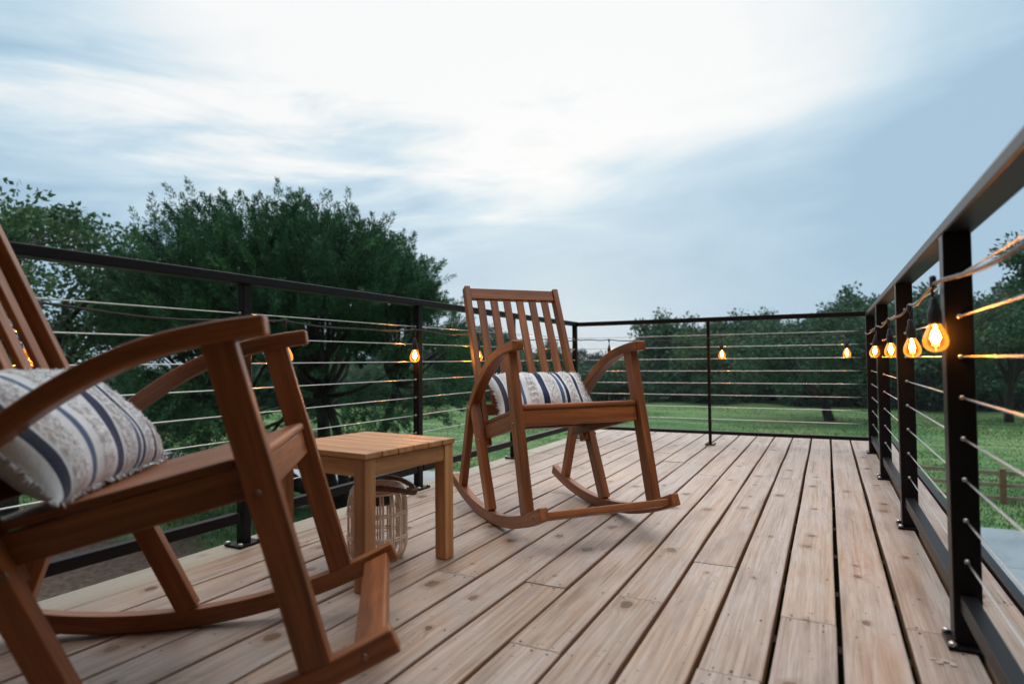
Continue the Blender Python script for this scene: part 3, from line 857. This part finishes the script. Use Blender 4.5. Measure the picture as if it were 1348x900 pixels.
# ------------------------------------------------------------------ side table
def make_table():
    t = empty('side_table', (-1.364, 1.606, 0), R_(-5.4)); S = .42; Ht = .40
    m = MB(); n = 6; pw = S / n
    for k in range(n):
        y = -S / 2 + pw * (k + .5)
        m.beam((-S / 2, y, Ht - .009), (S / 2, y, Ht - .009), pw - .0035, .018, (0, 1, 0))
    m.build('table_top', M['table'], t, .003)
    q = S / 2 - .028
    for sx in (-1, 1):
        for sy in (-1, 1):
            m = MB(); m.beam((sx * q, sy * q, 0), (sx * q, sy * q, Ht - .019), .045, .045, (1, 0, 0)); m.build('leg', M['table'], t, .003)
    for sx, sy in ((1, 0), (-1, 0), (0, 1), (0, -1)):
        m = MB()
        if sx: m.beam((sx * (q + .008), -q + .023, Ht - .046), (sx * (q + .008), q - .023, Ht - .046), .02, .05, (1, 0, 0))
        else: m.beam((-q + .023, sy * (q + .008), Ht - .046), (q - .023, sy * (q + .008), Ht - .046), .02, .05, (0, 1, 0))
        m.build('apron', M['table'], t, .002)
    tag(t, 'low square honey brown side table with slatted top between the chairs', 'side table')
make_table()

# ------------------------------------------------------------------ wicker lantern
def make_lantern():
    L = empty('wicker_lantern', (-1.365, 1.665, 0))
    def rad(z): return .097 - .024 * max(0, 1 - z / .055) ** 2 - .012 * max(0, (z - .17) / .06) ** 2
    m = MB()
    n = 17
    for k in range(n):
        t = 2 * math.pi * k / n
        for dt in (-.045, .045):
            m.tube([(rad(z) * math.cos(t + dt), rad(z) * math.sin(t + dt), z) for z in [.006 + .222 * i / 12 for i in range(13)]], .0036, 5)
    for z in (.075, .083, .155, .163):
        m.tube([((rad(z) + .003 * (-1) ** k) * math.cos(2 * math.pi * k / 48), (rad(z) + .003 * (-1) ** k) * math.sin(2 * math.pi * k / 48), z) for k in range(49)], .0036, 5)
    m.build('wicker_body', M['wicker'], L)
    m = MB()
    for z in (.228, .236, .243):
        m.tube([((rad(.225) - (z - .228) * .7) * math.cos(2 * math.pi * k / 32), (rad(.225) - (z - .228) * .7) * math.sin(2 * math.pi * k / 32), z) for k in range(33)], .0055, 6)
    m.build('rim', M['wicker'], L)
    m = MB(); m.lathe([(rad(0) - .004, 0), (rad(0), .004), (rad(0) - .004, .010), (.002, .010)], (0, 0, 0), 28)
    m.build('base', M['wicker'], L)
    m = MB()
    for q in (0, 1, 2):
        m.tube([Vector((-.454, .891, 0)) * .088 * math.cos(t) + Vector((.891, .454, 0)) * (.012 + .115 * math.sin(t)) + Vector((.004 * math.sin(t * 20 + q * 2.1), 0, .252 - .030 * math.sin(t) ** 2 + .005 * math.cos(t * 20 + q * 2.1))) for t in [math.pi * k / 48 for k in range(49)]], .0058, 6)
    m.build('handle', M['wicker_dark'], L)
    m = MB(); m.lathe([(.03, .225), (.052, .225), (.052, .205), (.052, .185), (.03, .18)], (0, 0, 0), 20)
    m.build('candle_cup', M['black'], L)
    tag(L, 'pale wicker lantern with looped dark handle standing under the side table', 'lantern')
make_lantern()

# ------------------------------------------------------------------ foliage
def leaf_quads(c, d, ln, wd, rg):
    n = len(c)
    d = d / (np.linalg.norm(d, axis=1, keepdims=True) + 1e-9)
    w = rg.normal(0, 1, (n, 3)); w -= d * (w * d).sum(1, keepdims=True); w /= np.linalg.norm(w, axis=1, keepdims=True) + 1e-9
    ln = np.broadcast_to(ln, (n,))[:, None]; wd = np.broadcast_to(wd, (n,))[:, None]
    V = np.stack([c, c + d * ln * .45 + w * wd * .5, c + d * ln, c + d * ln * .45 - w * wd * .5], 1).reshape(-1, 3)
    return V, np.arange(4 * n).reshape(-1, 4)
def trunk_mesh(parent, paths, mat=None):
    m = MB()
    for pts, r0, r1 in paths:
        n = len(pts); m.tube(pts, [r0 + (r1 - r0) * i / (n - 1) for i in range(n)], 7, True)
    return m.build('trunk', mat or M['bark'], parent)
def bent(a, b, rg, n=7, wob=.12, sag=0):
    a, b = Vector(a), Vector(b); L = (b - a).length
    off = Vector(rg.normal(0, wob * L, 3)); off2 = Vector(rg.normal(0, wob * L * .5, 3))
    return [a.lerp(b, t) + off * math.sin(math.pi * t) * .6 + off2 * math.sin(2 * math.pi * t) * .5 + Vector((0, 0, sag * L * math.sin(math.pi * t))) for t in [k / (n - 1) for k in range(n)]]

def make_cedar():
    rg = np.random.default_rng(21)
    root = empty('cedar_tree', (-11.0, 10.75, GZ))
    # view-independent dome: rx, ry horizontal radii, lobes add an uneven outline
    lob = [(rg.normal(0, 1, 3), rg.uniform(.05, .20)) for _ in range(26)]
    lob = [(v / np.linalg.norm(v), a_) for v, a_ in lob]
    def radius(dv):
        k = 0
        for v, a_ in lob:
            t = float(dv @ v)
            if t > .75: k += a_ * ((t - .75) / .25) ** 1.5
        return .84 + k
    C0 = np.array([0, 0, 3.75])
    cs, ds, ln, wd, rv = [], [], [], [], []
    tips = []
    npl = 3000
    
    k = 0
    gaps = [(np.array([o_ * .68, o_ * .73, z_]), np.array([-.73 + rg.normal(0, .06), .68 + rg.normal(0, .06), rg.normal(0, .05)]), r_) for o_, z_, r_ in ((-2.6, 3.3, .24), (-1.0, 3.75, .22), (.2, 3.9, .34), (.9, 3.2, .30), (1.9, 3.9, .36), (2.5, 3.4, .30), (3.0, 4.3, .26), (2.2, 2.9, .30), (-.4, 2.7, .28), (1.2, 4.6, .16))]
    while k < npl:
        dv = rg.normal(0, 1, 3); dv /= np.linalg.norm(dv)
        if dv[2] < -.75: continue
        if dv[2] < .02 and rg.random() < .5: continue
        inner = rg.random() > .68
        rr = radius(dv) * (rg.uniform(.80, 1.0) if not inner else rg.uniform(.35, .85))
        ext = np.array([3.8, 3.8, 2.75 if dv[2] > 0 else 2.6])
        p = C0 + dv * ext * rr
        lo = np.interp(p[0] * .53 + p[1] * .85, [-3.5, -1.5, .5, 3.5], [1.2, 1.6, 2.15, 2.0])
        if p[2] < lo + .4 * rg.random() or (inner and p[2] < 3.5): continue
        if any(np.linalg.norm(np.cross(p - q_, a_ / np.linalg.norm(a_))) < r_ + .12 for q_, a_, r_ in gaps): continue
        k += 1
        ax = dv * .75 + np.array([0, 0, .5 if dv[2] > -.2 else .0]) + rg.normal(0, .33, 3); ax /= np.linalg.norm(ax)
        Lp = rg.uniform(.4, .9) * (1.0 if rr > .75 else .8); Rp = rg.uniform(.07, .15)
        n = int(rg.integers(120, 165))
        t = rg.random(n) ** .8
        perp = rg.normal(0, 1, (n, 3)); perp -= ax * (perp @ ax)[:, None]; perp /= np.linalg.norm(perp, axis=1, keepdims=True)
        taper = (1 - t) ** .75 * (t + .12) ** .35 * 1.5
        c = p + ax * (t * Lp)[:, None] + perp * (Rp * taper * rg.random(n) ** .5)[:, None]
        d = ax * .9 + perp * .65 + rg.normal(0, .25, (n, 3))
        cs.append(c); ds.append(d); ln.append(rg.uniform(.055, .115, n) * (1.5 if inner else 1)); wd.append(rg.uniform(.013, .026, n) * (1.8 if inner else 1))
        b = .62 * rg.random() ** 1.3; rv.append(np.repeat(np.clip(b + rg.uniform(0, .4, n), 0, 1), 4))
        if rg.random() < .05: tips.append(p)
    V, Q = leaf_quads(np.concatenate(cs), np.concatenate(ds), np.concatenate(ln), np.concatenate(wd), rg)
    np_mesh('crown', V, Q, M['cedar'], np.concatenate(rv), root)
    paths = []
    base = np.array([.55, .75, 0])
    stems = [((.45, .75, -.1), (.2, .3, 2.6), .20, .13), ((.55, .62, -.1), (1.7, 1.3, 2.9), .17, .09), ((.35, .9, -.1), (-1.6, -1.1, 2.4), .15, .08), ((.6, .85, -.1), (1.0, -.4, 2.7), .16, .09), ((.3, .7, -.1), (-2.6, .2, 1.9), .13, .06)]
    ends = []
    for a_, b_, r0, r1 in stems:
        p = bent(a_, b_, rg, 8, .06); paths.append((p, r0, r1)); ends.append(p[-1]); ends.append(p[5])
    for tp in tips:
        e = min(ends, key=lambda q: (q - Vector(tp)).length)
        paths.append((bent(e, tp, rg, 6, .07), .06, .012))
    paths.append((bent((.3, .6, .15), (-3.2, -2.2, .34), rg, 8, .03), .12, .05))
    paths.append((bent((.5, .8, .12), (-2.2, -.9, 1.0), rg, 8, .05), .10, .04))
    trunk_mesh(root, paths)
    tag(root, 'big dark dome shaped cedar tree close behind the left railing', 'tree')
make_cedar()

def oak_parts(root, rg, h, cr, base_h, nclump, nleaf, leaf, clump_r, mat, trunk_r=.2, lean=(0, 0), open_=.5, nlimb=7):
    """broad tree: limbs from the trunk, leaf clumps round limb ends; local origin at the trunk foot"""
    top = Vector((lean[0], lean[1], base_h))
    tp = bent((0, 0, -.2), top, rg, 7, .05)
    paths = [(tp, trunk_r, trunk_r * .7)]
    ends = []
    cz = (base_h + h) / 2; ch = (h - base_h) / 2
    for k in range(nlimb):
        a_ = 2 * math.pi * (k + rg.uniform(-.3, .3)) / nlimb; el = rg.uniform(-.1, .9)
        e = Vector((lean[0] + cr * .62 * math.cos(a_) * math.cos(el), lean[1] + cr * .62 * math.sin(a_) * math.cos(el), cz + ch * .62 * math.sin(el)))
        p = bent(tp[-1 - (k % 3)], e, rg, 7, .12, .06); paths.append((p, trunk_r * .5, trunk_r * .16)); ends += p[3:]
    C, D, LN, WD, RV = [], [], [], [], []
    for k in range(nclump):
        while True:
            v = rg.normal(0, 1, 3); v /= np.linalg.norm(v)
            if v[2] > -.75: break
        r = rg.uniform(open_, 1.0) * (1 + .16 * math.sin(3 * v[0] + 2 * v[1] * 2 + h) + .1 * math.sin(7 * v[1] + 5 * v[2]))
        p = np.array([lean[0], lean[1], cz]) + v * np.array([cr, cr, ch]) * r
        rr = clump_r * rg.uniform(.6, 1.25)
        n = int(nleaf * rg.uniform(.6, 1.3))
        q = rg.normal(0, 1, (n, 3)); q /= np.linalg.norm(q, axis=1, keepdims=True); q *= (rg.random(n) ** .45)[:, None] * rr * np.array([1.15, 1.15, .75])
        C.append(p + q); D.append(q / rr + rg.normal(0, .8, (n, 3)) + np.array([0, 0, .1])); LN.append(leaf * rg.uniform(.7, 1.4, n)); WD.append(leaf * rg.uniform(.45, .75, n))
        RV.append(np.repeat(np.clip(rg.uniform(0, .55) + rg.uniform(0, .45, n), 0, 1), 4))
        if k % 2 == 0:
            e = min(ends, key=lambda t: (t - Vector(p)).length)
            paths.append((bent(e, p, rg, 5, .10), trunk_r * .14, trunk_r * .04))
    V, Q = leaf_quads(np.concatenate(C), np.concatenate(D), np.concatenate(LN), np.concatenate(WD), rg)
    np_mesh('crown', V, Q, mat, np.concatenate(RV), root)
    trunk_mesh(root, paths)

# open oak beyond the left railing
rg = np.random.default_rng(4)
o = empty('oak_tree', (-17.2, 7.6, GZ))
oak_parts(o, rg, 7.4, 3.6, 2.6, 130, 170, .13, .50, M['oak_pale'], .24, (.4, .3), .45, 9)
tag(o, 'open branched oak tree at the left edge with sky showing through it', 'tree')

# two oaks standing in the field
o = empty('oak_tree', (.1, 38.4, GZ)); rg = np.random.default_rng(9)
oak_parts(o, rg, 6.0, 4.2, 1.3, 120, 130, .20, .75, M['oak'], .30, (-.3, 0), .5, 8)
tag(o, 'dark spreading oak standing alone in the field behind the far railing', 'tree')
o = empty('oak_tree', (8.7, 42.2, GZ)); rg = np.random.default_rng(10)
oak_parts(o, rg, 6.8, 3.3, 2.2, 90, 130, .20, .75, M['oak_pale'], .24, (.2, 0), .4, 7)
tag(o, 'yellowish green oak standing in the field right of the right railing', 'tree')
o = empty('oak_tree', (6.05, 19.6, GZ)); rg = np.random.default_rng(14)
oak_parts(o, rg, 7.3, 2.4, 3.2, 70, 150, .12, .45, M['oak'], .24, (-.4, 0), .4, 7)
tag(o, 'tall tree whose twigs reach into the right edge above the right railing', 'tree')

# the wood beyond the field: every tree its own object, from four prototypes
def make_wood():
    protos = []
    for k, (h, cr, bh, nc, mt) in enumerate(((6.6, 3.4, .7, 120, 'oak'), (5.4, 2.9, .5, 100, 'oak_pale'), (7.6, 3.1, .9, 120, 'oak'), (3.0, 2.6, .05, 70, 'oak'), (6.2, 3.6, .3, 100, 'oak_grey'))):
        rg = np.random.default_rng(30 + k); e = empty('field_tree', (0, 0, 0))
        oak_parts(e, rg, h, cr, bh, nc, 95, .27, .80, M[mt], .2, (0, 0), .35, 6)
        protos.append(e)
    used = set()
    names = ['rounded dark green tree in the row at the far side of the field', 'pale green bushy tree in the row at the far side of the field',
             'taller dark tree rising from the row at the far side of the field', 'low dark shrub at the foot of the far row of trees',
             'grey green wide tree in the row at the far side of the field']
    cats = ['tree', 'tree', 'tree', 'shrub', 'tree']
    r = random.Random(8)
    def put(kind, x, y, sc, rz):
        if kind in used: o = copy_tree(protos[kind])
        else: o = protos[kind]; used.add(kind)
        o.location = (x, y, height(x, y) - .05); o.scale = (sc, sc, sc * r.uniform(.92, 1.08)); o.rotation_euler.z = rz
        tag(o, names[kind], cats[kind], 'trees along the far edge of the field' if kind != 3 else 'shrubs along the far edge of the field')
        if kind == 3: o.name = 'field_shrub'
    # (azimuth from +Y towards +X in degrees, distance, kind, scale)
    az = -72
    while az < 24:
        d = r.uniform(50, 58)
        kind = r.choice((0, 0, 1, 2, 4))
        sc = r.uniform(.78, 1.15)
        if az < -33: sc *= .60
        elif az < -27: sc *= .86
        elif az < -15: sc *= .70; kind = r.choice((0, 1, 4))
        elif az < -3: sc *= .98
        elif az > 4: sc *= 1.25
        put(kind, d * math.sin(R_(az)), d * math.cos(R_(az)), sc, r.uniform(0, 6.28))
        d2 = d + r.uniform(5, 12)
        put(r.choice((0, 2, 4)), d2 * math.sin(R_(az + 1.3)), d2 * math.cos(R_(az + 1.3)), sc * (1.08 if not -36 < az < -15 else .95), r.uniform(0, 6.28))
        for q in range(2):
            d3 = d - r.uniform(.5, 3.5)
            put(3, d3 * math.sin(R_(az + .4 + q * 1.5)), d3 * math.cos(R_(az + .4 + q * 1.5)), r.uniform(.55, 1.15), r.uniform(0, 6.28))
        az += r.uniform(2.6, 4.0)
make_wood()

# ------------------------------------------------------------------ rail fences
def rail_fence(name, a, b, n, h, label, nr):
    a, b = Vector((*a, GZ)), Vector((*b, GZ))
    r = empty(name, a); d = (b - a); rg = random.Random(3)
    for k in range(n + 1):
        p = d * (k / n); m = MB(); m.beam(p + Vector((0, 0, -.2)), p + Vector((rg.uniform(-.02, .02), 0, h)), .12, .12, (1, 0, 0)); m.build('fence_post', M['fencepost'], r, .01)
    nrm = Vector((d.y, -d.x, 0)).normalized() * -.075
    for q in range(nr):
        z = h * (.86 - q * .36)
        for k in range(n):
            p0, p1 = d * (k / n) + nrm, d * ((k + 1) / n) + nrm
            m = MB(); m.beam(p0 + Vector((0, 0, z + rg.uniform(-.02, .02))), p1 + Vector((0, 0, z + rg.uniform(-.02, .02))), .035, .085, nrm.normalized()); m.build('fence_rail', M['fence'], r, .006)
    tag(r, label, 'fence')
rail_fence('rail_fence', (1.2, 18.3), (22.8, 17.4), 9, .82, 'weathered wooden rail fence in the grass beyond the right railing', 3)
rail_fence('rail_fence', (-37.5, 17.2), (-13.4, 18.2), 11, .80, 'pale wooden rail fence in the grass behind the cedar tree', 2)

# ------------------------------------------------------------------ grass
def make_grass():
    rg = np.random.default_rng(2)
    n = 130000
    azm = np.radians(rg.uniform(-72, 22, n)); d = 6.5 * (27 / 6.5) ** rg.random(n)
    x = d * np.sin(azm); y = d * np.cos(azm)
    keep = np.ones(n, bool)
    keep &= ~((x > 1.2) & (x < 9.3) & (y > 4.2) & (y < 15.5))
    keep &= ~(((x + 11.2) * .19) ** 2 + ((y - 4.3) * .24) ** 2 < rg.uniform(.5, 1.1, n))
    lx = [-42, -28, -18.8, -14.6, -12.2, -9.8, -6]; ly = [16.4, 13.6, 12.2, 12.0, 12.45, 13.8, 15.1]
    ux = [-42, -30, -23.2, -19.5, -14.6, -11.2, -7]; uy = [19.2, 17.2, 15.6, 15.3, 15.9, 16.2, 17.2]
    keep &= ~((x > -42) & (x < -6.2) & (y > np.interp(x, lx, ly) + .05) & (y < np.interp(x, ux, uy) - .05))
    x, y, d = x[keep], y[keep], d[keep]; n = len(x)
    k = np.clip((np.hypot(x, y) - 22) / 40, 0, 1)
    z = GZ + k * (.22 * np.sin(x * .11 + 1) * np.cos(y * .09) + .12 * np.sin(x * .31 + y * .2)) - .01
    c = np.stack([x, y, z], 1)
    dirs = rg.normal(0, .45, (n, 3)); dirs[:, 2] = 1
    tall = .6 + .8 * rg.random(n)
    V, Q = leaf_quads(c, dirs, np.clip((27 - d) / 9, .25, 1) * .085 * tall, .010 + d * .0008, rg)
    rv = np.clip(.4 + .2 * np.sin(x * .35) * np.cos(y * .28) + rg.uniform(-.25, .3, n), 0, 1)
    n2 = 70000
    az2 = np.radians(rg.uniform(-66, 20, n2)); d2 = np.sqrt(rg.uniform(20 ** 2, 50 ** 2, n2))
    x2 = d2 * np.sin(az2); y2 = d2 * np.cos(az2); k2 = np.clip((d2 - 22) / 40, 0, 1)
    z2 = GZ + k2 * (.22 * np.sin(x2 * .11 + 1) * np.cos(y2 * .09) + .12 * np.sin(x2 * .31 + y2 * .2)) - .02
    patch = np.sin(x2 * .41 + 1.3 * np.sin(y2 * .33)) * np.cos(y2 * .5 + x2 * .13)
    dr2 = rg.normal(0, .4, (n2, 3)); dr2[:, 2] = 1
    V2, Q2 = leaf_quads(np.stack([x2, y2, z2], 1), dr2, .05 + .10 * np.clip(patch + .3, 0, 1) * rg.random(n2), .05, rg)
    rv2 = np.clip(.62 + .3 * patch + rg.uniform(-.25, .25, n2), 0, 1)
    Q = np.concatenate([Q, Q2 + len(V)]); V = np.concatenate([V, V2]); rv = np.concatenate([rv, rv2])
    o = np_mesh('grass', V, Q, M['grass'], np.repeat(rv, 4))
    tag(o, 'green meadow grass around the raised deck', 'grass', None, 'stuff')
make_grass()

# ------------------------------------------------------------------ evening haze over the field
def make_haze():
    s = NT('evening_haze')
    v = s.n('ShaderNodeVolumePrincipled', {'Color': (.80, .90, 1.0), 'Density': .00045})
    o = s.n('ShaderNodeOutputMaterial'); s.t.links.new(v.outputs[0], o.inputs[1])
    m = MB(); m.box((0, 0, 4.0), (960, 960, 16.5))
    tag(m.build('haze', s.id), kind='stuff')
make_haze()

# ------------------------------------------------------------------ render settings
scene.view_settings.view_transform = 'Standard'
scene.view_settings.look = 'None'
scene.view_settings.exposure = 0
scene.view_settings.gamma = 1
scene.render.engine = 'CYCLES'
cy = scene.cycles
cy.use_denoising = True
cy.max_bounces = 6; cy.diffuse_bounces = 3; cy.glossy_bounces = 3; cy.transparent_max_bounces = 16
cy.sample_clamp_indirect = 4
cy.caustics_reflective = False; cy.caustics_refractive = False
